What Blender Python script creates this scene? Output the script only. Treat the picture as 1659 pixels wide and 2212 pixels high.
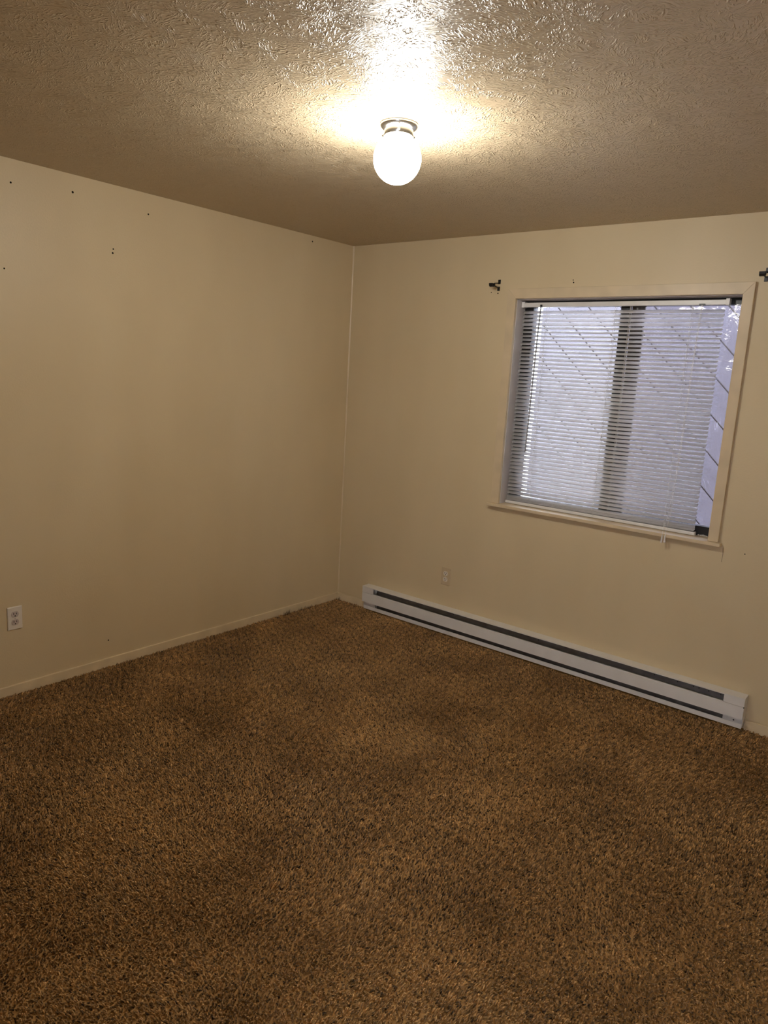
import bpy, bmesh, math, random
import numpy as np
from mathutils import Vector, Matrix

random.seed(7)
rng = np.random.default_rng(11)
scene = bpy.context.scene
for o in list(bpy.data.objects):
    bpy.data.objects.remove(o)

# ------------------------------------------------------------------ camera
W, H_IMG = 1659, 2212
CAM = Vector((3.4131, -3.7817, 1.6239))
cam_data = bpy.data.cameras.new('camera')
cam_data.sensor_fit = 'HORIZONTAL'
cam_data.sensor_width = 36.0
cam_data.lens = 36.0 * 1568.0 / W
cam_data.clip_start = 0.02
cam = bpy.data.objects.new('camera', cam_data)
scene.collection.objects.link(cam)
cam.location = CAM
cam.rotation_mode = 'XYZ'
cam.rotation_euler = (math.radians(79.1415), math.radians(-3.2170), math.radians(39.2954))
scene.camera = cam

# ------------------------------------------------------------------ world: overcast, cool daylight
world = bpy.data.worlds.new('overcast_sky')
scene.world = world
world.use_nodes = True
bg = world.node_tree.nodes['Background']
bg.inputs['Color'].default_value = (0.84, 0.86, 1.0, 1)
bg.inputs['Strength'].default_value = 18.0

# ------------------------------------------------------------------ exposure
vs = scene.view_settings
vs.view_transform = 'Standard'
vs.look = 'None'
vs.exposure = 0.0
vs.gamma = 1.0
vs.use_curve_mapping = False
scene.cycles.max_bounces = 6
scene.cycles.diffuse_bounces = 4
scene.cycles.glossy_bounces = 3
scene.cycles.transparent_max_bounces = 12
scene.cycles.use_light_tree = False

LAMP_STRENGTH = 160.0
LAMP_COLOR = (1.0, 0.96, 0.87)

WALL = (0.69, 0.565, 0.362)
ROOM_X, ROOM_Y, ROOM_Z = 4.05, -4.7, 2.44
FLOOR_Z = -0.012

# ------------------------------------------------------------------ materials
def new_mat(name):
    m = bpy.data.materials.new(name)
    m.use_nodes = True
    nt = m.node_tree
    nt.nodes.clear()
    out = nt.nodes.new('ShaderNodeOutputMaterial')
    return m, nt, out

def N(nt, kind, **kw):
    n = nt.nodes.new(kind)
    for k, v in kw.items():
        setattr(n, k, v)
    return n

def principled(nt, color, rough, spec=0.5, metal=0.0):
    b = nt.nodes.new('ShaderNodeBsdfPrincipled')
    b.inputs['Base Color'].default_value = (*color, 1)
    b.inputs['Roughness'].default_value = rough
    b.inputs['Specular IOR Level'].default_value = spec
    b.inputs['Metallic'].default_value = metal
    return b

def noise(nt, vec, scale, detail=3.0, rough=0.5, dist=0.0):
    n = nt.nodes.new('ShaderNodeTexNoise')
    n.inputs['Scale'].default_value = scale
    n.inputs['Detail'].default_value = detail
    n.inputs['Roughness'].default_value = rough
    n.inputs['Distortion'].default_value = dist
    if vec is not None:
        nt.links.new(vec, n.inputs['Vector'])
    return n

def ramp(nt, fac, p0, c0, p1, c1):
    r = nt.nodes.new('ShaderNodeValToRGB')
    r.color_ramp.elements[0].position = p0
    r.color_ramp.elements[0].color = (*c0, 1)
    r.color_ramp.elements[1].position = p1
    r.color_ramp.elements[1].color = (*c1, 1)
    nt.links.new(fac, r.inputs['Fac'])
    return r

def math_node(nt, op, a, b=None):
    n = nt.nodes.new('ShaderNodeMath')
    n.operation = op
    for i, v in enumerate((a, b)):
        if v is None:
            continue
        if isinstance(v, (int, float)):
            n.inputs[i].default_value = v
        else:
            nt.links.new(v, n.inputs[i])
    return n.outputs[0]

def simple(name, color, rough=0.5, spec=0.5, metal=0.0, vary=0.08, scale=12.0, bump=0.0, bump_scale=200.0):
    m, nt, out = new_mat(name)
    b = principled(nt, color, rough, spec, metal)
    geo = N(nt, 'ShaderNodeNewGeometry')
    n = noise(nt, geo.outputs['Position'], scale, 1)
    lo = tuple(c * (1 - vary) for c in color)
    hi = tuple(min(1, c * (1 + vary)) for c in color)
    r = ramp(nt, n.outputs['Fac'], 0.3, lo, 0.7, hi)
    nt.links.new(r.outputs['Color'], b.inputs['Base Color'])
    if bump:
        n2 = noise(nt, geo.outputs['Position'], bump_scale, 2)
        bp = N(nt, 'ShaderNodeBump')
        bp.inputs['Strength'].default_value = bump
        bp.inputs['Distance'].default_value = 0.001
        nt.links.new(n2.outputs['Fac'], bp.inputs['Height'])
        nt.links.new(bp.outputs['Normal'], b.inputs['Normal'])
    nt.links.new(b.outputs['BSDF'], out.inputs['Surface'])
    return m

def wall_material():
    m, nt, out = new_mat('cream_wall_paint')
    b = principled(nt, WALL, 0.45, 0.35)
    geo = N(nt, 'ShaderNodeNewGeometry')
    P = geo.outputs['Position']
    # broad, faint patchiness of the old paint, longer upright than across
    mp = N(nt, 'ShaderNodeMapping')
    mp.inputs['Scale'].default_value = (2.6, 2.6, 0.9)
    nt.links.new(P, mp.inputs['Vector'])
    n1 = noise(nt, mp.outputs['Vector'], 1.0, 2, 0.55)
    r1 = ramp(nt, n1.outputs['Fac'], 0.3, tuple(c * k for c, k in zip(WALL, (.965, .955, .94))), 0.7, tuple(c * 1.03 for c in WALL))
    nt.links.new(r1.outputs['Color'], b.inputs['Base Color'])
    n3 = noise(nt, P, 120.0, 1, 0.6)
    bp = N(nt, 'ShaderNodeBump')
    bp.inputs['Strength'].default_value = 0.22
    bp.inputs['Distance'].default_value = 0.002
    nt.links.new(n3.outputs['Fac'], bp.inputs['Height'])
    nt.links.new(bp.outputs['Normal'], b.inputs['Normal'])
    nt.links.new(b.outputs['BSDF'], out.inputs['Surface'])
    return m

def ceiling_material():
    # brushed / stomped plaster relief under semi-gloss paint
    m, nt, out = new_mat('stomped_ceiling_plaster')
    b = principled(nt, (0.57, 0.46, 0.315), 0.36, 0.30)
    geo = N(nt, 'ShaderNodeNewGeometry')
    P = geo.outputs['Position']
    warp = noise(nt, P, 7.0, 1, 0.5)
    sc = N(nt, 'ShaderNodeVectorMath', operation='SCALE')
    nt.links.new(warp.outputs['Color'], sc.inputs[0])
    sc.inputs['Scale'].default_value = 0.08
    wp = N(nt, 'ShaderNodeVectorMath', operation='ADD')
    nt.links.new(P, wp.inputs[0])
    nt.links.new(sc.outputs[0], wp.inputs[1])
    vor = N(nt, 'ShaderNodeTexVoronoi')
    vor.inputs['Scale'].default_value = 24.0
    nt.links.new(wp.outputs[0], vor.inputs['Vector'])
    sepc = N(nt, 'ShaderNodeSeparateColor')
    nt.links.new(vor.outputs['Color'], sepc.inputs[0])
    ang = math_node(nt, 'MULTIPLY', sepc.outputs[0], 6.283)
    rot = N(nt, 'ShaderNodeVectorRotate', rotation_type='Z_AXIS')
    nt.links.new(wp.outputs[0], rot.inputs['Vector'])
    nt.links.new(ang, rot.inputs['Angle'])
    mp = N(nt, 'ShaderNodeMapping')
    mp.inputs['Scale'].default_value = (70.0, 185.0, 1.0)
    nt.links.new(rot.outputs[0], mp.inputs['Vector'])
    n = noise(nt, mp.outputs['Vector'], 1.0, 1, 0.6, 0.25)
    r = ramp(nt, n.outputs['Fac'], 0.48, (0, 0, 0), 0.70, (1, 1, 1))
    amp = math_node(nt, 'ADD', math_node(nt, 'MULTIPLY', sepc.outputs[1], 0.3), 0.7)
    h = math_node(nt, 'MULTIPLY', r.outputs['Color'], amp)
    bp = N(nt, 'ShaderNodeBump')
    bp.inputs['Strength'].default_value = 0.85
    bp.inputs['Distance'].default_value = 0.0042
    nt.links.new(h, bp.inputs['Height'])
    nt.links.new(bp.outputs['Normal'], b.inputs['Normal'])
    nt.links.new(b.outputs['BSDF'], out.inputs['Surface'])
    return m

def carpet_material(name, use_attr):
    m, nt, out = new_mat(name)
    b = principled(nt, (0.25, 0.14, 0.05), 0.75, 0.25)
    geo = N(nt, 'ShaderNodeNewGeometry')
    P = geo.outputs['Position']
    n1 = noise(nt, P, 2.6, 2, 0.6)
    r1 = ramp(nt, n1.outputs['Fac'], 0.3, (0.33, 0.176, 0.054), 0.72, (0.535, 0.308, 0.107))
    col = r1.outputs['Color']
    if use_attr:
        at = N(nt, 'ShaderNodeAttribute')
        at.attribute_name = 'yarn'
        r2 = ramp(nt, at.outputs['Fac'], 0.0, (0.10, 0.085, 0.075), 1.0, (1.66, 1.72, 1.9))
        mx = N(nt, 'ShaderNodeMix', data_type='RGBA', blend_type='MULTIPLY')
        mx.inputs['Factor'].default_value = 1.0
        nt.links.new(col, mx.inputs['A'])
        nt.links.new(r2.outputs['Color'], mx.inputs['B'])
        col = mx.outputs['Result']
    nt.links.new(col, b.inputs['Base Color'])
    b.inputs['Sheen Weight'].default_value = 0.15 if use_attr else 0.0
    nt.links.new(b.outputs['BSDF'], out.inputs['Surface'])
    return m

def glass_material():
    m, nt, out = new_mat('window_glass')
    tr = N(nt, 'ShaderNodeBsdfTransparent')
    tr.inputs['Color'].default_value = (0.95, 0.97, 0.97, 1)
    gl = N(nt, 'ShaderNodeBsdfGlossy')
    gl.inputs['Roughness'].default_value = 0.02
    fr = N(nt, 'ShaderNodeFresnel')
    fr.inputs['IOR'].default_value = 1.5
    mx = N(nt, 'ShaderNodeMixShader')
    nt.links.new(fr.outputs[0], mx.inputs[0])
    nt.links.new(tr.outputs[0], mx.inputs[1])
    nt.links.new(gl.outputs[0], mx.inputs[2])
    nt.links.new(mx.outputs[0], out.inputs['Surface'])
    return m

def film_material():
    m, nt, out = new_mat('crinkled_plastic_film')
    geo = N(nt, 'ShaderNodeNewGeometry')
    n = noise(nt, geo.outputs['Position'], 9.0, 4, 0.6, 1.2)
    bp = N(nt, 'ShaderNodeBump')
    bp.inputs['Strength'].default_value = 0.5
    bp.inputs['Distance'].default_value = 0.01
    nt.links.new(n.outputs['Fac'], bp.inputs['Height'])
    tr = N(nt, 'ShaderNodeBsdfTransparent')
    tr.inputs['Color'].default_value = (0.66, 0.64, 0.69, 1)
    tl = N(nt, 'ShaderNodeBsdfTranslucent')
    tl.inputs['Color'].default_value = (0.82, 0.80, 0.88, 1)
    gl = N(nt, 'ShaderNodeBsdfGlossy')
    gl.inputs['Roughness'].default_value = 0.12
    nt.links.new(bp.outputs[0], gl.inputs['Normal'])
    m1 = N(nt, 'ShaderNodeMixShader')
    hz = ramp(nt, n.outputs['Fac'], 0.35, (0.008, 0.008, 0.008), 0.75, (0.04, 0.04, 0.04))
    nt.links.new(hz.outputs['Color'], m1.inputs[0])
    nt.links.new(tr.outputs[0], m1.inputs[1])
    nt.links.new(tl.outputs[0], m1.inputs[2])
    m2 = N(nt, 'ShaderNodeMixShader')
    m2.inputs[0].default_value = 0.10
    nt.links.new(m1.outputs[0], m2.inputs[1])
    nt.links.new(gl.outputs[0], m2.inputs[2])
    nt.links.new(m2.outputs[0], out.inputs['Surface'])
    return m

def slat_material():
    m, nt, out = new_mat('white_vinyl_slat')
    b = principled(nt, (0.80, 0.79, 0.78), 0.35, 0.5)
    tl = N(nt, 'ShaderNodeBsdfTranslucent')
    tl.inputs['Color'].default_value = (0.94, 0.93, 0.95, 1)
    mx = N(nt, 'ShaderNodeMixShader')
    mx.inputs[0].default_value = 0.66
    geo = N(nt, 'ShaderNodeNewGeometry')
    n = noise(nt, geo.outputs['Position'], 15.0, 3)
    r = ramp(nt, n.outputs['Fac'], 0.3, (0.90, 0.89, 0.87), 0.7, (0.95, 0.94, 0.93))
    nt.links.new(r.outputs['Color'], b.inputs['Base Color'])
    nt.links.new(b.outputs[0], mx.inputs[1])
    nt.links.new(tl.outputs[0], mx.inputs[2])
    nt.links.new(mx.outputs[0], out.inputs['Surface'])
    return m

def lamp_glass_material():
    m, nt, out = new_mat('lit_opal_globe')
    em = N(nt, 'ShaderNodeEmission')
    em.inputs['Color'].default_value = (*LAMP_COLOR, 1)
    # emission dimmed toward the globe's top to shrink the glow on the ceiling
    geo = N(nt, 'ShaderNodeNewGeometry')
    sx = N(nt, 'ShaderNodeSeparateXYZ')
    nt.links.new(geo.outputs['Position'], sx.inputs[0])
    mr = N(nt, 'ShaderNodeMapRange')
    mr.inputs['From Min'].default_value = 2.33
    mr.inputs['From Max'].default_value = 2.40
    mr.inputs['To Min'].default_value = LAMP_STRENGTH
    mr.inputs['To Max'].default_value = LAMP_STRENGTH * 0.14
    nt.links.new(sx.outputs['Z'], mr.inputs['Value'])
    nt.links.new(mr.outputs['Result'], em.inputs['Strength'])
    nt.links.new(em.outputs[0], out.inputs['Surface'])
    return m

M = {
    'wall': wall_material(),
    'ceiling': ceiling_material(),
    'carpet': carpet_material('brown_carpet_pile', True),
    'carpet_base': carpet_material('brown_carpet_backing', False),
    'trim': simple('cream_trim_paint', (0.68, 0.55, 0.365), 0.4, 0.4, vary=0.06),
    'base': simple('cream_baseboard_paint', (0.74, 0.605, 0.395), 0.42, 0.4, vary=0.07),
    'jamb': simple('pale_jamb_paint', (0.64, 0.59, 0.56), 0.5, 0.35, vary=0.06),
    'bronze': simple('dark_bronze_aluminium', (0.012, 0.012, 0.014), 0.38, 0.5, vary=0.3),
    'bronze_light': simple('weathered_bronze_aluminium', (0.055, 0.045, 0.04), 0.5, 0.4, vary=0.25),
    'glass': glass_material(),
    'film': film_material(),
    'slat': slat_material(),
    'blind': simple('white_blind_enamel', (0.78, 0.76, 0.73), 0.35, 0.5, vary=0.04),
    'cord': simple('white_cord', (0.82, 0.81, 0.80), 0.7, 0.2, vary=0.06, scale=300),
    'wand': simple('clear_grey_wand', (0.27, 0.27, 0.27), 0.2, 0.5, vary=0.05),
    'heater': simple('white_heater_enamel', (0.80, 0.78, 0.75), 0.38, 0.5, vary=0.03),
    'heater_dark': simple('heater_reflector_metal', (0.13, 0.12, 0.115), 0.45, 0.5, 0.3, vary=0.25, scale=20),
    'fin': simple('heater_fin_aluminium', (0.22, 0.22, 0.22), 0.4, 0.5, 0.7, vary=0.2),
    'black': simple('black_metal', (0.008, 0.008, 0.010), 0.4, 0.5, vary=0.2),
    'dark': simple('dark_hole', (0.012, 0.008, 0.006), 0.9, 0.1, vary=0.2),
    'plate_white': simple('white_outlet_plate', (0.78, 0.72, 0.63), 0.35, 0.5, vary=0.03),
    'plate_ivory': simple('ivory_outlet_plate', (0.62, 0.49, 0.315), 0.4, 0.4, vary=0.03),
    'recept_grey': simple('dull_receptacle', (0.52, 0.44, 0.40), 0.4, 0.5, vary=0.05),
    'recept_white': simple('white_receptacle', (0.82, 0.76, 0.66), 0.35, 0.5, vary=0.03),
    'chrome': simple('brushed_nickel', (0.55, 0.54, 0.52), 0.25, 0.5, 1.0, vary=0.06),
    'globe': lamp_glass_material(),
    'siding': simple('grey_weathered_siding', (0.045, 0.043, 0.054), 0.6, 0.3, vary=0.10, scale=5),
    'ground': simple('snowy_ground', (0.86, 0.87, 0.89), 0.9, 0.2, vary=0.15, scale=3),
}

# ------------------------------------------------------------------ builders
WORLD_LOC = {}

class MB:
    """collects shapes in world coordinates, links them as ONE mesh object"""
    def __init__(self):
        self.bm = bmesh.new()
    def box(self, x0, x1, y0, y1, z0, z1, bevel=0.0, seg=1):
        t = bmesh.new()
        r = bmesh.ops.create_cube(t, size=1.0)
        bmesh.ops.scale(t, vec=(abs(x1 - x0), abs(y1 - y0), abs(z1 - z0)), verts=t.verts)
        bmesh.ops.translate(t, vec=((x0 + x1) / 2, (y0 + y1) / 2, (z0 + z1) / 2), verts=t.verts)
        if bevel:
            bmesh.ops.bevel(t, geom=list(t.edges), offset=bevel, segments=seg, affect='EDGES', profile=0.5)
        self.merge(t)
        return self
    def merge(self, t):
        me = bpy.data.meshes.new('tmp')
        t.to_mesh(me)
        t.free()
        self.bm.from_mesh(me)
        bpy.data.meshes.remove(me)
    def prism(self, pts, fn, d0, d1, bevel=0.0):
        """pts: 2D outline; fn(u, v, d) -> 3D point"""
        t = bmesh.new()
        a = [t.verts.new(fn(u, v, d0)) for u, v in pts]
        b = [t.verts.new(fn(u, v, d1)) for u, v in pts]
        t.faces.new(a)
        t.faces.new(b[::-1])
        n = len(pts)
        for i in range(n):
            j = (i + 1) % n
            t.faces.new((a[i], b[i], b[j], a[j]))
        bmesh.ops.recalc_face_normals(t, faces=t.faces)
        if bevel:
            bmesh.ops.bevel(t, geom=list(t.edges), offset=bevel, segments=1, affect='EDGES', profile=0.5)
        self.merge(t)
        return self
    def tube(self, pts, r, n=8, caps=True):
        t = bmesh.new()
        pts = [Vector(p) for p in pts]
        rs = r if isinstance(r, (list, tuple)) else [r] * len(pts)
        rings = []
        for i, p in enumerate(pts):
            d = (pts[min(i + 1, len(pts) - 1)] - pts[max(i - 1, 0)]).normalized()
            up = Vector((0, 0, 1)) if abs(d.z) < 0.9 else Vector((1, 0, 0))
            a = d.cross(up).normalized()
            b = d.cross(a).normalized()
            rings.append([t.verts.new(p + (a * math.cos(2 * math.pi * k / n) + b * math.sin(2 * math.pi * k / n)) * rs[i]) for k in range(n)])
        for i in range(len(rings) - 1):
            for k in range(n):
                t.faces.new((rings[i][k], rings[i][(k + 1) % n], rings[i + 1][(k + 1) % n], rings[i + 1][k]))
        if caps:
            t.faces.new(rings[0][::-1])
            t.faces.new(rings[-1])
        bmesh.ops.recalc_face_normals(t, faces=t.faces)
        self.merge(t)
        return self
    def lathe(self, prof, c, n=48):
        """prof: (radius, z) list revolved about the vertical axis through c"""
        t = bmesh.new()
        rings = []
        for r, z in prof:
            if r < 1e-6:
                rings.append([t.verts.new((c[0], c[1], c[2] + z))])
            else:
                rings.append([t.verts.new((c[0] + r * math.cos(2 * math.pi * k / n), c[1] + r * math.sin(2 * math.pi * k / n), c[2] + z)) for k in range(n)])
        for A, B in zip(rings, rings[1:]):
            for k in range(n):
                k2 = (k + 1) % n
                if len(A) == 1 and len(B) == 1:
                    continue
                if len(A) == 1:
                    t.faces.new((A[0], B[k2], B[k]))
                elif len(B) == 1:
                    t.faces.new((A[k], A[k2], B[0]))
                else:
                    t.faces.new((A[k], A[k2], B[k2], B[k]))
        bmesh.ops.recalc_face_normals(t, faces=t.faces)
        self.merge(t)
        return self
    def build(self, name, mat, parent=None, smooth=False):
        me = bpy.data.meshes.new(name)
        if parent is not None:
            bmesh.ops.translate(self.bm, vec=-WORLD_LOC[parent.name], verts=self.bm.verts)
        if smooth:
            for f in self.bm.faces:
                f.smooth = True
        self.bm.to_mesh(me)
        self.bm.free()
        if smooth:
            try:
                me.set_sharp_from_angle(angle=math.radians(40))
            except Exception:
                pass
        me.materials.append(M[mat])
        return link(name, me, parent)

def link(name, me, parent=None, loc=None):
    o = bpy.data.objects.new(name, me)
    scene.collection.objects.link(o)
    if parent is not None:
        o.parent = parent
        WORLD_LOC[o.name] = WORLD_LOC[parent.name]
    else:
        WORLD_LOC[o.name] = Vector((0, 0, 0))
    return o

def empty(name, loc):
    o = bpy.data.objects.new(name, None)
    o.empty_display_size = 0.05
    scene.collection.objects.link(o)
    o.location = loc
    WORLD_LOC[o.name] = Vector(loc)
    return o

def tag(o, label=None, cat=None, group=None, kind=None):
    if label: o['label'] = label
    if cat: o['category'] = cat
    if group: o['group'] = group
    if kind: o['kind'] = kind
    return o

XZ = lambda u, v, d: (u, d, v)
XY = lambda u, v, d: (u, v, d)
YZ = lambda u, v, d: (d, u, v)

# ------------------------------------------------------------------ room shell
T = 0.15
tag(MB().box(-T, ROOM_X + T, ROOM_Y - T, T, FLOOR_Z - 0.1, FLOOR_Z).build('floor', 'carpet_base'),
    'brown carpeted bedroom floor', 'floor', kind='structure')
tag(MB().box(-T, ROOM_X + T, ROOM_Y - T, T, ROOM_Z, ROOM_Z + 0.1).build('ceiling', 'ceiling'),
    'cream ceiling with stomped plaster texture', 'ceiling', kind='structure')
wall_left = tag(MB().box(-T, 0, ROOM_Y, T, FLOOR_Z, ROOM_Z).build('wall_left', 'wall'),
    'plain cream wall on the left with nail holes', 'wall', kind='structure')
# far wall with the window opening
RX0, RX1, RZ0, RZ1 = 1.255, 2.478, 0.876, 2.091
b = MB()
b.box(0, RX0, 0, T, FLOOR_Z, ROOM_Z)
b.box(RX1, ROOM_X, 0, T, FLOOR_Z, ROOM_Z)
b.box(RX0, RX1, 0, T, FLOOR_Z, RZ0)
b.box(RX0, RX1, 0, T, RZ1, ROOM_Z)
wall_far = tag(b.build('wall_far', 'wall'), 'cream wall holding the window with blinds', 'wall', kind='structure')
tag(MB().box(ROOM_X, ROOM_X + T, ROOM_Y, T, FLOOR_Z, ROOM_Z).build('wall_right', 'wall'),
    'cream wall on the right, outside the frame', 'wall', kind='structure')
# near wall (behind the camera) with an opening for the added daylight door
DX0, DX1, DZ1 = 2.95, 3.75, 2.03
b = MB()
b.box(-T, DX0, ROOM_Y - T, ROOM_Y, FLOOR_Z, ROOM_Z)
b.box(DX1, ROOM_X + T, ROOM_Y - T, ROOM_Y, FLOOR_Z, ROOM_Z)
b.box(DX0, DX1, ROOM_Y - T, ROOM_Y, DZ1, ROOM_Z)
tag(b.build('wall_near', 'wall'), 'cream wall behind the camera', 'wall', kind='structure')

# nail holes and small scars in the walls
for (y, z, r) in [(-2.234, 2.342, .0045), (-1.954, 2.362, .0055), (-1.557, 2.342, .0045), (-1.753, 2.143, .004),
                  (-1.756, 2.124, .005), (-2.276, 1.979, .004), (-0.389, 2.405, .005), (-1.812, 0.138, .004)]:
    pts = [(y + r * math.cos(a * math.pi / 4), z + r * math.sin(a * math.pi / 4)) for a in range(8)]
    MB().prism(pts, YZ, -0.001, 0.0006).build('nail_hole', 'dark', wall_left)
for (x, z, r) in [(1.137, 2.112, .004), (1.602, 2.158, .004), (1.598, 2.171, .003), (2.655, 1.66, .003), (2.638, 0.86, .003), (1.092, 2.118, .003)]:
    pts = [(x + r * math.cos(a * math.pi / 4), z + r * math.sin(a * math.pi / 4)) for a in range(8)]
    MB().prism(pts, XZ, 0.001, -0.0006).build('nail_hole', 'dark', wall_far)
MB().tube([(2.537, 0.0004, 0.872), (2.540, 0.0004, 0.84), (2.5385, 0.0004, 0.80)], 0.0009, 5).build('wall_crack', 'dark', wall_far)
# caulk line in the corner
MB().prism([(0, 0), (0.006, 0), (0, -0.006)], XY, 0.04, ROOM_Z).build('corner_caulk', 'trim', wall_far)

# baseboards
tag(MB().box(0.0, 0.012, ROOM_Y, 0.0, FLOOR_Z, 0.042, 0.003, 2).build('baseboard_left', 'base'),
    'low cream baseboard along the left wall', 'baseboard', kind='structure')
b = MB()
b.box(0.0125, 0.283, -0.022, -0.009, FLOOR_Z, 0.042, 0.0015)
b.box(2.757, ROOM_X, -0.022, -0.009, FLOOR_Z, 0.042, 0.0015)
tag(b.build('baseboard_far', 'base'), 'low cream baseboard at both ends of the heater', 'baseboard', kind='structure')

# ------------------------------------------------------------------ window
win = tag(empty('window_1', (1.866, 0.0, 0.895)), 'dark-framed sliding window in cream painted casing', 'window', kind='structure')
OX0, OX1, OZ0, OZ1 = 1.268, 2.465, 0.895, 2.078
CX0, CX1, CZ1 = 1.216, 2.514, 2.132
CT = -0.020
MB().prism([(CX0, OZ0 + .0005), (OX0, OZ0 + .0005), (OX0, OZ1), (CX0, CZ1)], XZ, CT, 0, .0012).build('casing', 'trim', win)
MB().prism([(OX1, OZ0 + .0015), (CX1, OZ0 + .0015), (CX1, CZ1), (OX1, OZ1)], XZ, CT, 0, .0012).build('casing', 'trim', win)
MB().prism([(CX0, CZ1), (OX0, OZ1), (OX1, OZ1), (CX1, CZ1)], XZ, CT, 0, .0012).build('casing', 'trim', win)
# sill with horns
MB().prism([(1.199, -0.037), (2.529, -0.037), (2.529, 0.0), (OX1 + .010, 0.0), (OX1 + .010, 0.092), (OX0 - .010, 0.092), (OX0 - .010, 0.0), (1.199, 0.0)],
           XY, 0.877, 0.895, .0015).build('window_sill', 'trim', win)
# jamb liners
JX0, JX1, JZ1 = OX0 + .003, OX1 - .003, OZ1 - .003
MB().box(RX0, JX0, 0.0, T, OZ0, JZ1).build('jamb', 'jamb', win)
MB().box(JX1, RX1, 0.0, T, OZ0, JZ1).build('jamb', 'jamb', win)
MB().box(RX0, RX1, 0.0, T, JZ1, RZ1).build('head_jamb', 'jamb', win)
# bronze frame
FY0, FY1 = 0.094, 0.148
MB().box(JX0, 1.327, FY0, FY1, OZ0 - .015, JZ1, .0015).build('frame_stile', 'bronze', win)
MB().box(JX1 - .024, JX1, FY0, FY1, OZ0 - .015, JZ1, .0015).build('frame_stile', 'bronze', win)
MB().box(1.327, JX1 - .024, FY0, FY1, 2.043, JZ1, .0015).build('frame_top_rail', 'bronze', win)
MB().box(1.327, JX1 - .024, FY0, FY1, OZ0 - .015, 0.943, .0015).build('frame_bottom_rail', 'bronze', win)
MB().box(1.842, 1.889, 0.097, 0.119, 0.943, 2.043, .0015).build('meeting_stile', 'bronze', win)
MB().box(1.889, 1.8925, 0.100, 0.119, 0.943, 2.043).build('weatherstrip', 'blind', win)
MB().box(1.8925, 1.962, 0.120, 0.143, 0.943, 2.043, .0015).build('meeting_stile', 'bronze_light', win)
MB().box(1.327, 1.842, 0.107, 0.111, 0.943, 2.043).build('pane', 'glass', win)
MB().box(1.962, JX1 - .024, 0.130, 0.134, 0.943, 2.043).build('pane', 'glass', win)
# plaster crumbs of old glazing putty on the sill corner
for i, (x, y, s) in enumerate([(2.405, .083, .008), (2.418, .080, .010), (2.432, .084, .007), (2.392, .086, .006)]):
    t = bmesh.new()
    bmesh.ops.create_icosphere(t, subdivisions=1, radius=s)
    for v in t.verts:
        v.co *= random.uniform(0.7, 1.2)
        v.co.z *= 0.6
    bmesh.ops.translate(t, vec=(x, y, OZ0 + s * .45), verts=t.verts)
    mb = MB(); mb.merge(t); mb.build('putty_crumb', 'jamb', win)

# added door, unseen behind the camera; its glass lets in fill daylight
dr = tag(empty('added_daylight_door', ((DX0 + DX1) / 2, ROOM_Y, FLOOR_Z)), 'added unseen glazed door behind the camera, letting in fill daylight', 'door', kind='structure')
LX0, LX1, LZ0, LZ1 = DX0 + .12, DX1 - .12, 0.80, 1.88
for (x0, x1, z0, z1) in [(DX0, LX0, FLOOR_Z, DZ1), (LX1, DX1, FLOOR_Z, DZ1), (LX0, LX1, FLOOR_Z, .20), (LX0, LX1, .66, LZ0), (LX0, LX1, LZ1, DZ1)]:
    MB().box(x0, x1, ROOM_Y - .09, ROOM_Y - .05, z0, z1, .002).build('door_rail', 'trim', dr)
MB().box(LX0, LX1, ROOM_Y - .08, ROOM_Y - .06, .20, .66).build('door_panel', 'trim', dr)
MB().box(LX0, LX1, ROOM_Y - .072, ROOM_Y - .068, LZ0, LZ1).build('pane', 'glass', dr)

# plastic film taped over the right-hand pane
nx, nz = 44, 70
vs_, fs_ = [], []
fx0, fx1, fz0, fz1 = 1.905, 2.4585, 0.946, 2.042
for j in range(nz + 1):
    for i in range(nx + 1):
        u, v = i / nx, j / nz
        e = min(u, 1 - u, v, 1 - v)
        amp = 0.0028 * (1 + 1.3 * math.exp(-e * 14)) * min(1, e * 30)
        y = 0.0885 + amp * (math.sin(u * 17 + v * 9 + 2 * math.sin(v * 13)) * .5 + math.sin(v * 23 - u * 31 + 1.7) * .35 + math.sin((u - v) * 47) * .15)
        vs_.append((fx0 + u * (fx1 - fx0), y, fz0 + v * (fz1 - fz0)))
for j in range(nz):
    for i in range(nx):
        a = j * (nx + 1) + i
        fs_.append((a, a + 1, a + nx + 2, a + nx + 1))
me = bpy.data.meshes.new('plastic_film')
me.from_pydata(vs_, [], fs_)
for p in me.polygons: p.use_smooth = True
me.materials.append(M['film'])
tag(link('plastic_film', me), 'hazy crinkled clear plastic film covering the right half of the window', 'plastic film')

# ------------------------------------------------------------------ outdoors
tag(MB().box(-12, 16, -16, 14, -0.45, -0.35).build('ground', 'ground'), 'pale ground outside the window', 'ground', kind='structure')
ext = tag(empty('exterior_wall', (1.9, 2.62, -0.35)), 'pale outbuilding wall of diagonal boards outside the window', 'wall', kind='structure')
EX0, EX1, EZ0, EZ1, EY = 0.08, 4.2, -0.35, 2.48, 2.60
MB().box(EX0, EX1, EY + .012, EY + .10, EZ0, EZ1).build('sheathing', 'bronze_light', ext)
PITCH = 0.296 / math.sqrt(2)          # perpendicular board pitch
GAP = 0.011
ref = 2.2425  # x + z on one board joint
def clip_poly(poly, f):
    outp = []
    for i in range(len(poly)):
        a, c = poly[i], poly[(i + 1) % len(poly)]
        fa, fc = f(a), f(c)
        if fa >= 0: outp.append(a)
        if (fa >= 0) != (fc >= 0):
            t = fa / (fa - fc)
            outp.append((a[0] + (c[0] - a[0]) * t, a[1] + (c[1] - a[1]) * t))
    return outp
step = PITCH * math.sqrt(2)
g = GAP * math.sqrt(2)
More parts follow.
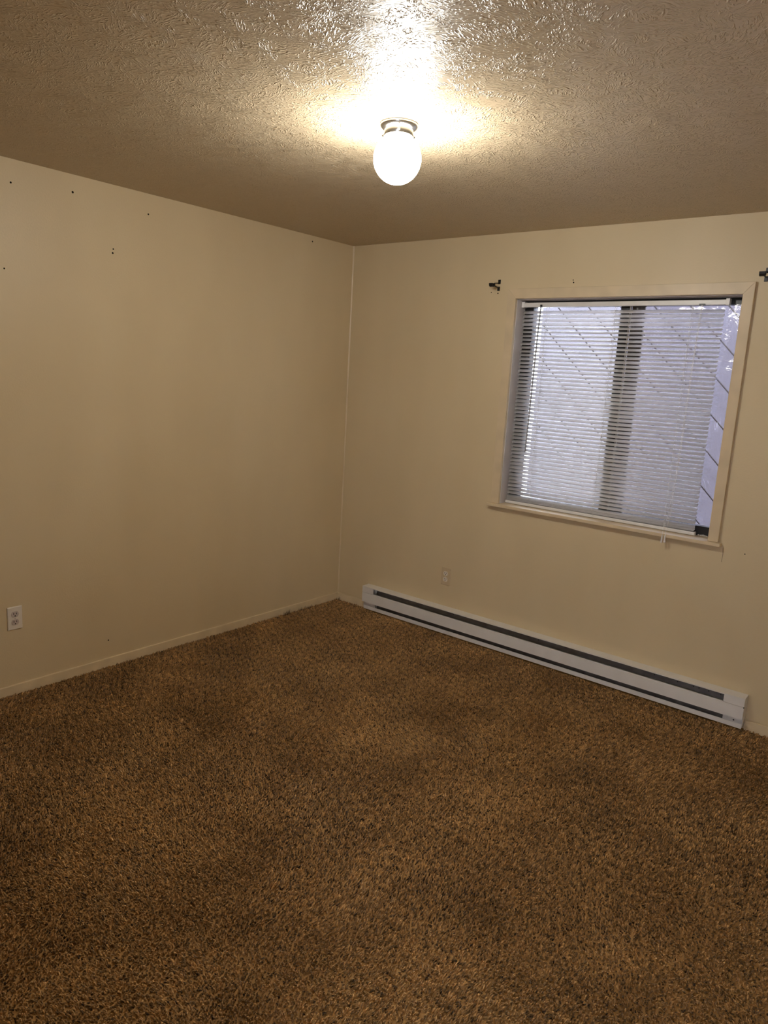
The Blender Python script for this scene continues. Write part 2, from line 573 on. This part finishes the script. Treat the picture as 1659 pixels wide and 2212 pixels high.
k0 = math.floor((EX0 + EZ0 - ref) / step)
k1 = math.ceil((EX1 + EZ1 - ref) / step)
for k in range(k0, k1):
    lo, hi = ref + k * step + g / 2, ref + (k + 1) * step - g / 2
    poly = [(EX0, EZ0), (EX1, EZ0), (EX1, EZ1), (EX0, EZ1)]
    poly = clip_poly(poly, lambda q: q[0] + q[1] - lo)
    if len(poly) > 2: poly = clip_poly(poly, lambda q: hi - q[0] - q[1])
    if len(poly) > 2:
        MB().prism(poly, XZ, EY - random.uniform(.006, .009), EY + .012).build('siding_board', 'siding', ext)

# ------------------------------------------------------------------ venetian blind
BY = 0.062
blind = tag(empty('venetian_blind', (1.832, BY, OZ0)), 'white mini blind with half-open slats hanging inside the window', 'blind')
BX0, BX1 = 1.276, 2.391
hr = MB().box(BX0, BX1, .049, .077, 2.038, 2.062, .0015).build('headrail', 'blind', blind)
MB().box(BX0 - .003, BX0 + .016, .046, .080, 2.035, 2.067, .0015).build('end_bracket', 'blind', hr)
MB().box(BX1 - .014, BX1 + .003, .046, .080, 2.035, 2.068, .0015).build('end_bracket', 'blind', hr)
MB().box(2.255, 2.283, .0455, .052, 2.034, 2.044).build('cord_guide', 'black', hr)
MB().box(1.392, 1.404, .043, .052, 2.036, 2.050, .001).build('wand_hook', 'black', hr)
# slats: curved 25 mm strips, room edge down
SX0, SX1 = BX0 + .006, 2.376
me = bpy.data.meshes.new('slat')
prof = []
SW, CR, TH = .0250, .0022, .0005
for i in range(7):
    u = -1 + 2 * i / 6
    prof.append((u * SW / 2, CR * (1 - u * u)))
sv, sf = [], []
hx = (SX1 - SX0) / 2
for (s, hoff) in [(-1, 0), (1, 0), (-1, -TH), (1, -TH)]:
    for i, (yy, zz) in enumerate(prof):
        inset = .004 if i in (0, 6) else (.001 if i in (1, 5) else 0)
        sv.append((s * (hx - inset), yy, zz + hoff))
n7 = 7
for i in range(6):
    sf.append((i, i + n7, i + n7 + 1, i + 1))
    sf.append((2 * n7 + i, 2 * n7 + i + 1, 3 * n7 + i + 1, 3 * n7 + i))
    sf.append((i, i + 1, 2 * n7 + i + 1, 2 * n7 + i))
    sf.append((n7 + i, 3 * n7 + i, 3 * n7 + i + 1, n7 + i + 1))
sf.append((0, 2 * n7, 3 * n7, n7)); sf.append((6, n7 + 6, 3 * n7 + 6, 2 * n7 + 6))
me.from_pydata(sv, [], sf)
for p in me.polygons: p.use_smooth = len(p.vertices) == 4 and abs(p.normal.x) < .5
me.materials.append(M['slat'])
zs = []
z = 2.010
while z > 0.952:
    zs.append(z); z -= .0218
nreg = len(zs)
zs += [0.941, 0.931, 0.923]
for i, z in enumerate(zs):
    o = link('slat', me, blind)
    o.location = ((SX0 + SX1) / 2 - 1.832, 0, z - OZ0)
    if i < 4: th = 46
    elif i < 12: th = 35 + random.uniform(-3, 3)
    elif i < nreg: th = 41 + 3 * math.sin(i * .35) + random.uniform(-1.5, 1.5)
    else: th = (34, 26, 18)[i - nreg]
    o.rotation_euler = (math.radians(th), random.uniform(-.0012, .0012), 0)
br = MB().box(BX0, 2.379, .050, .075, .8965, .914, .003, 2).build('bottom_rail', 'blind', blind)
MB().box(2.376, 2.382, .049, .076, .8962, .915, .002).build('end_cap', 'blind', br)
# ladder cords: two verticals and rungs each
for x in (1.433, 1.829, 2.223):
    b = MB()
    for y in (BY - .0115, BY + .0115):
        b.tube([(x, y, 2.038), (x + .0015, y, 1.5), (x, y, .912)], .0009, 5)
    for z in zs:
        b.tube([(x - .002, BY - .0115, z - .0095), (x + .002, BY + .0115, z + .006)], .0007, 4)
    b.build('ladder_cord', 'cord', blind)
    MB().tube([(x, .0495, .905), (x, .046, .905)], .006, 10).build('rail_button', 'blind', br)
# tilt wand
b = MB()
b.tube([(1.398, .0435, 2.040), (1.396, .040, 1.9), (1.388, .040, 1.4), (1.385, .041, 1.214)], .0036, 6)
b.build('tilt_wand', 'wand', blind)
# lift cords with tassels over the sill
for dx, zt in ((0.0, .882), (.015, .886)):
    c = MB()
    c.tube([(2.268 + dx * .3, .0445, 2.038), (2.262 + dx * .3, .040, 1.75), (2.258 + dx * .4, .036, 1.35), (2.254 + dx * .6, .010, 1.0), (2.251 + dx, -.043, .905), (2.251 + dx, -.0435, zt)], .0011, 5)
    co = c.build('lift_cord', 'cord', blind)
    t = MB()
    t.lathe([(0, .006), (.0022, .006), (.003, 0), (.0045, -.012), (.006, -.030), (.0052, -.033), (0, -.033)], (2.251 + dx, -.0435, zt), 12)
    t.build('tassel', 'blind', co, True)

# ------------------------------------------------------------------ curtain-rod brackets
def bracket(x, z, label):
    r = tag(empty('curtain_rod_bracket', (x, 0, z)), label, 'bracket', 'curtain rod brackets above the window corners')
    for dz, dx in ((.019, .002), (-.019, .0)):
        tab = MB().box(x + dx - .008, x + dx + .008, -.004, 0, z + dz - .012, z + dz + .012, .001).build('wall_tab', 'black', r)
        MB().tube([(x + dx, -.0035, z + dz), (x + dx, -.0065, z + dz)], .004, 8).build('screw', 'black', tab)
    MB().tube([(x + .001, -.003, z + .012), (x - .001, -.022, z + .010), (x - .002, -.045, z + .007), (x - .001, -.064, z + .001)], .0032, 6).build('arm', 'black', r)
    MB().tube([(x, -.003, z - .012), (x - .001, -.025, z - .011), (x - .001, -.05, z - .007), (x - .001, -.064, z - .003)], .0032, 6).build('arm', 'black', r)
    # open cup that would hold the rod
    prof = []
    for k in range(11):
        a = math.radians(160 + k * 22)
        prof.append((-.075 + .0155 * math.cos(a), z - .002 + .0150 * math.sin(a)))
    for k in range(10, -1, -1):
        a = math.radians(160 + k * 22)
        prof.append((-.075 + .0120 * math.cos(a), z - .002 + .0115 * math.sin(a)))
    MB().prism(prof, YZ, x - .013, x + .011).build('rod_cup', 'black', r)
    return r
bracket(1.140, 2.156, 'black metal curtain rod bracket by the upper left window corner')
bracket(2.551, 2.163, 'black metal curtain rod bracket by the upper right window corner, at the picture edge')

# ------------------------------------------------------------------ outlets
def outlet(center, fn, plate, recept, label):
    """fn(u, v, d): u across, v up, d out of the wall"""
    r = tag(empty('wall_outlet', fn(0, 0, 0)), label, 'outlet')
    hw, hh = .0345, .0565
    t = bmesh.new()
    outl = [(-hw, -hh), (hw, -hh), (hw, hh), (-hw, hh)]
    a = [t.verts.new(fn(u, v, 0)) for u, v in outl]
    b2 = [t.verts.new(fn(u, v, .004)) for u, v in outl]
    c = [t.verts.new(fn(u * .93, v * .955, .0062)) for u, v in outl]
    for A, B in ((a, b2), (b2, c)):
        for i in range(4):
            t.faces.new((A[i], A[(i + 1) % 4], B[(i + 1) % 4], B[i]))
    t.faces.new(c); t.faces.new(a[::-1])
    bmesh.ops.recalc_face_normals(t, faces=t.faces)
    mb = MB(); mb.merge(t); pl = mb.build('cover_plate', plate, r)
    for sv_ in (.0195, -.0195):
        pts = []
        for k in range(24):
            an = 2 * math.pi * k / 24
            u, v = .0172 * math.cos(an), .0172 * math.sin(an)
            v = max(-.0142, min(.0142, v))
            pts.append((u, v + sv_))
        rc = MB().prism(pts, lambda u, v, d: fn(u, v, d), .004, .0078).build('receptacle', recept, r)
        for (u, w, h2) in ((-.0062, .0029, .0094), (.0062, .0029, .0080)):
            q = [(u - w / 2, sv_ + .0035 - h2 / 2), (u + w / 2, sv_ + .0035 - h2 / 2), (u + w / 2, sv_ + .0035 + h2 / 2), (u - w / 2, sv_ + .0035 + h2 / 2)]
            MB().prism(q, lambda u, v, d: fn(u, v, d), .0075, .0081).build('slot', 'dark', rc)
        q = [((.0032) * math.cos(k * math.pi / 4), sv_ - .0075 + .0032 * math.sin(k * math.pi / 4)) for k in range(8)]
        MB().prism(q, lambda u, v, d: fn(u, v, d), .0075, .0081).build('ground_hole', 'dark', rc)
    q = [(.003 * math.cos(k * math.pi / 5), .003 * math.sin(k * math.pi / 5)) for k in range(10)]
    MB().prism(q, lambda u, v, d: fn(u, v, d), .005, .0072).build('screw', recept, r)
    return r
outlet(None, lambda u, v, d: (d, -2.294 + u, .3755 + v), 'plate_white', 'recept_grey', 'white double outlet low on the left wall')
outlet(None, lambda u, v, d: (.9255 + u, -d, .3645 + v), 'plate_ivory', 'recept_white', 'ivory double outlet on the far wall above the heater')

# ------------------------------------------------------------------ baseboard heater
HX0, HX1, HD = 0.2855, 2.7521, 0.0652
ht = tag(empty('baseboard_heater', ((HX0 + HX1) / 2, -HD / 2, 0.0)), 'long white electric baseboard heater along the far wall', 'heater')
MB().box(HX0 + .002, HX1 - .002, -.006, -.0005, .012, .160).build('back_panel', 'heater', ht)
# top cover: folded sheet, slightly sloping to the front, with a front lip
MB().prism([(-.0005, .168), (-HD - .001, .1655), (-HD - .001, .1600), (-HD + .001, .1600), (-HD + .001, .1635), (-.0005, .166)], YZ, HX0, HX1).build('top_cover', 'heater', ht)
# front panel with folded edges
MB().prism([(-HD, .055), (-HD, .119), (-HD + .004, .1215), (-HD + .012, .1215), (-HD + .012, .1195), (-HD + .005, .1195), (-HD + .002, .118), (-HD + .002, .056), (-HD + .014, .0555), (-HD + .014, .0540)],
           YZ, HX0, HX1).build('front_panel', 'heater', ht)
# bottom lip, set back under the front panel
MB().prism([(-.0005, .001), (-.047, .001), (-.047, .0255), (-.045, .0255), (-.045, .004), (-.0005, .004)], YZ, HX0 + .004, HX1 - .003).build('bottom_lip', 'heater', ht)
# dark inner reflector and finned element seen through the slots
MB().prism([(-.010, .158), (-.018, .158), (-.030, .118), (-.010, .118)], YZ, HX0 + .099, HX1 - .096).build('upper_reflector', 'heater_dark', ht)
MB().prism([(-.008, .012), (-.024, .012), (-.020, .058), (-.008, .058)], YZ, HX0 + .104, HX1 - .094).build('lower_reflector', 'heater_dark', ht)
b = MB()
x = HX0 + .16
while x < HX1 - .16:
    b.box(x, x + .0006, -.056, -.031, .066, .112)
    x += .0075
tag(b.build('fin_stack', 'fin', ht), kind='stuff')
MB().tube([(HX0 + .09, -.045, .089), (HX1 - .09, -.045, .089)], .005, 8).build('heating_element', 'fin', ht)
for xx in (2.42, 2.50, 2.527, 2.575, 2.632, 2.30, 1.62, 1.02):
    yy = -.0245
    MB().tube([(xx, yy + .004, .137), (xx, yy - .0015, .137)], .0032, 8).build('rivet', 'black', ht)
# end caps with their own front plates
for (a, c, side) in ((HX0, HX0 + .0985, -1), (HX1 - .0965, HX1, 1)):
    ec = MB().box(a, c, -HD + .0005, -HD + .003, .1225, .1595).build('end_cap', 'heater', ht)
    sx0, sx1 = (HX0 + .0005, HX0 + .002) if side < 0 else (HX1 - .002, HX1 - .0005)
    MB().prism([(-.001, .010), (-.046, .010), (-.046, .050), (-HD + .003, .056), (-HD + .003, .163), (-.001, .1655)], YZ, sx0, sx1).build('side_plate', 'heater', ec)
    MB().box(a + .002, c, -.036, -.033, .012, .057).build('junction_plate', 'heater', ec)
MB().tube([(2.709, -.0325, .032), (2.709, -.0375, .032)], .0038, 8).build('screw', 'black', ht)
MB().box(2.7485, 2.7525, -HD - .0008, -HD + .004, .1165, .1215).build('latch', 'black', ht)

# ------------------------------------------------------------------ ceiling lamp
LX, LY = 1.757, -1.750
lamp = tag(empty('ceiling_lamp', (LX, LY, ROOM_Z)), 'lit white globe ceiling light on a small metal base', 'lamp')
fit = MB().lathe([(0, 0), (.0625, 0), (.0640, -.004), (.0625, -.010), (.0560, -.016), (.0490, -.020), (.0490, -.036), (.0475, -.038), (.0460, -.036), (.0460, -.020), (0, -.018)], (LX, LY, ROOM_Z), 48).build('fitter', 'chrome', lamp, True)
d = Vector((CAM.x - LX, CAM.y - LY, 0)).normalized()
for k in range(3):
    a = math.radians(120 * k)
    dd = Vector((d.x * math.cos(a) - d.y * math.sin(a), d.x * math.sin(a) + d.y * math.cos(a), 0))
    p0 = Vector((LX, LY, ROOM_Z - .029)) + dd * .046
    MB().tube([p0, p0 + dd * .010, p0 + dd * .0105, p0 + dd * .016], [.002, .002, .0055, .0050], 10).build('thumb_screw', 'chrome', fit)
prof = [(.0435, .072), (.0435, .066)]
R_G = .0805
for k in range(0, 25):
    a = math.radians(57 - k * (147 / 24))
    prof.append((max(0, R_G * math.cos(a)), R_G * math.sin(a)))
prof[-1] = (0, -R_G)
MB().lathe(prof, (LX, LY, 2.331), 48).build('globe', 'globe', lamp, True)

# ------------------------------------------------------------------ carpet pile (uncountable: one object)
def project(P):
    Rm = np.array(cam.rotation_euler.to_matrix())
    c = (P - np.array(CAM)) @ Rm
    zc = -c[:, 2]
    return W / 2 + 1568 * c[:, 0] / zc, H_IMG / 2 - 1568 * c[:, 1] / zc, zc
SP = 0.0072
gx = np.arange(0.016, ROOM_X - .01, SP)
gy = np.arange(ROOM_Y + .02, -0.006, SP)
GX, GY = np.meshgrid(gx, gy)
PX = (GX + rng.uniform(-.5, .5, GX.shape) * SP).ravel()
PY = (GY + rng.uniform(-.5, .5, GX.shape) * SP).ravel()
P3 = np.stack([PX, PY, np.zeros_like(PX)], 1)
u, v, zc = project(P3)
mgx, mgy = 420, 300
keep = (zc > .3) & (u > -mgx) & (u < W + mgx) & (v < H_IMG + mgy)
keep &= ~((PY > -.025) & ((PX < .285) | (PX > 2.755)))
keep &= ~((PY > -.048) & (PX > .285) & (PX < 2.755))
PX, PY = PX[keep], PY[keep]
n = len(PX)
# slow fields: where the pile leans and how tall it stands
f1 = np.sin(PX * 3.1 + 1.3 * np.sin(PY * 2.3)) + np.sin(PY * 4.7 + PX * 1.9 + 1.1) + .7 * np.sin(PX * 9.3 - PY * 6.1) + .5 * np.sin(PX * 17 + PY * 13)
f2 = np.sin(PX * 2.2 - PY * 3.6) + np.sin(PY * 7.3 + .5) * .6 + .6 * np.sin(PX * 12.1 + PY * 5.3)
ang = -0.6 + .55 * f1 + rng.normal(0, .55, n)
lean = (.0056 + .0016 * f2 + rng.normal(0, .0024, n))
hgt = .0112 + .0009 * f1 / 2 + rng.normal(0, .0017, n)
# clumps of yarn about a finger wide that stand up or lie down together
clump = np.zeros(n)
for k in range(60):
    wl = rng.uniform(.013, .060); th = rng.uniform(0, np.pi); ph = rng.uniform(0, 6.28)
    clump += np.sin((PX * np.cos(th) + PY * np.sin(th)) * 6.283 / wl + ph)
clump /= math.sqrt(30.0)
hgt += .0019 * clump
hgt = np.clip(hgt, .005, .018)
rad = .0030 + rng.normal(0, .0005, n)
rad = np.clip(rad, .0018, .0044)
a0 = rng.uniform(0, 2 * np.pi, n)
V = np.zeros((n, 7, 3), np.float32)
for k in range(3):
    a = a0 + k * 2 * np.pi / 3
    V[:, k, 0] = PX + rad * .8 * np.cos(a)
    V[:, k, 1] = PY + rad * .8 * np.sin(a)
    V[:, k, 2] = FLOOR_Z
    a = a + .7
    V[:, 3 + k, 0] = PX + rad * np.cos(a) + lean * .45 * np.cos(ang)
    V[:, 3 + k, 1] = PY + rad * np.sin(a) + lean * .45 * np.sin(ang)
    V[:, 3 + k, 2] = FLOOR_Z + hgt * .62
V[:, 6, 0] = PX + lean * np.cos(ang)
V[:, 6, 1] = PY + lean * np.sin(ang)
V[:, 6, 2] = FLOOR_Z + hgt
V[:, :, 0] = np.maximum(V[:, :, 0], .0125)
tri = np.array([[0, 1, 4], [0, 4, 3], [1, 2, 5], [1, 5, 4], [2, 0, 3], [2, 3, 5], [3, 4, 6], [4, 5, 6], [5, 3, 6]], np.int32)
F = (np.arange(n, dtype=np.int32) * 7)[:, None, None] + tri[None]
yarn = np.clip(.5 + .20 * rng.normal(0, 1, n) + .15 * clump + .05 * f2, 0, 1).astype(np.float32)  # low clumps coloured darker, standing in for shade in the gaps
VY = np.repeat(yarn, 7)
V = V.reshape(-1, 3); F = F.reshape(-1, 3)
# frayed dark strands standing up along the left baseboard and in the corner
ev, ef, ey = [], [], []
for (cx, cy, cnt, ln) in [(.022, -.530, 26, .030), (.020, -.380, 14, .018), (.020, -.310, 14, .017), (.03, -.035, 24, .018)]:
    for k in range(cnt):
        x0, y0 = cx + random.uniform(-.004, .012), cy + random.uniform(-.028, .028)
        L = ln * random.uniform(.5, 1.1)
        tx, ty = x0 + random.uniform(-.006, .010), y0 + random.uniform(-.016, .016)
        base = len(V) + len(ev)
        for q in range(3):
            a = q * 2.094 + k
            ev.append((x0 + .0016 * math.cos(a), y0 + .0016 * math.sin(a), FLOOR_Z))
        ev.append((max(.0135, tx), ty, L))
        ef += [(base, base + 1, base + 3), (base + 1, base + 2, base + 3), (base + 2, base, base + 3)]
        ey += [.05] * 4
V = np.concatenate([V, np.array(ev, np.float32)]); F = np.concatenate([F, np.array(ef, np.int32)])
VY = np.concatenate([VY, np.array(ey, np.float32)])
me = bpy.data.meshes.new('carpet_pile')
me.vertices.add(len(V)); me.vertices.foreach_set('co', V.ravel())
me.loops.add(len(F) * 3); me.loops.foreach_set('vertex_index', F.ravel())
me.polygons.add(len(F))
me.polygons.foreach_set('loop_start', np.arange(0, len(F) * 3, 3, dtype=np.int32))
me.update(calc_edges=True)
at = me.attributes.new('yarn', 'FLOAT', 'POINT')
at.data.foreach_set('value', VY)
me.materials.append(M['carpet'])
tag(link('carpet_pile', me), 'brown cut-pile carpet covering the whole floor', 'carpet', kind='stuff')
print('tufts', n, 'tris', len(F))
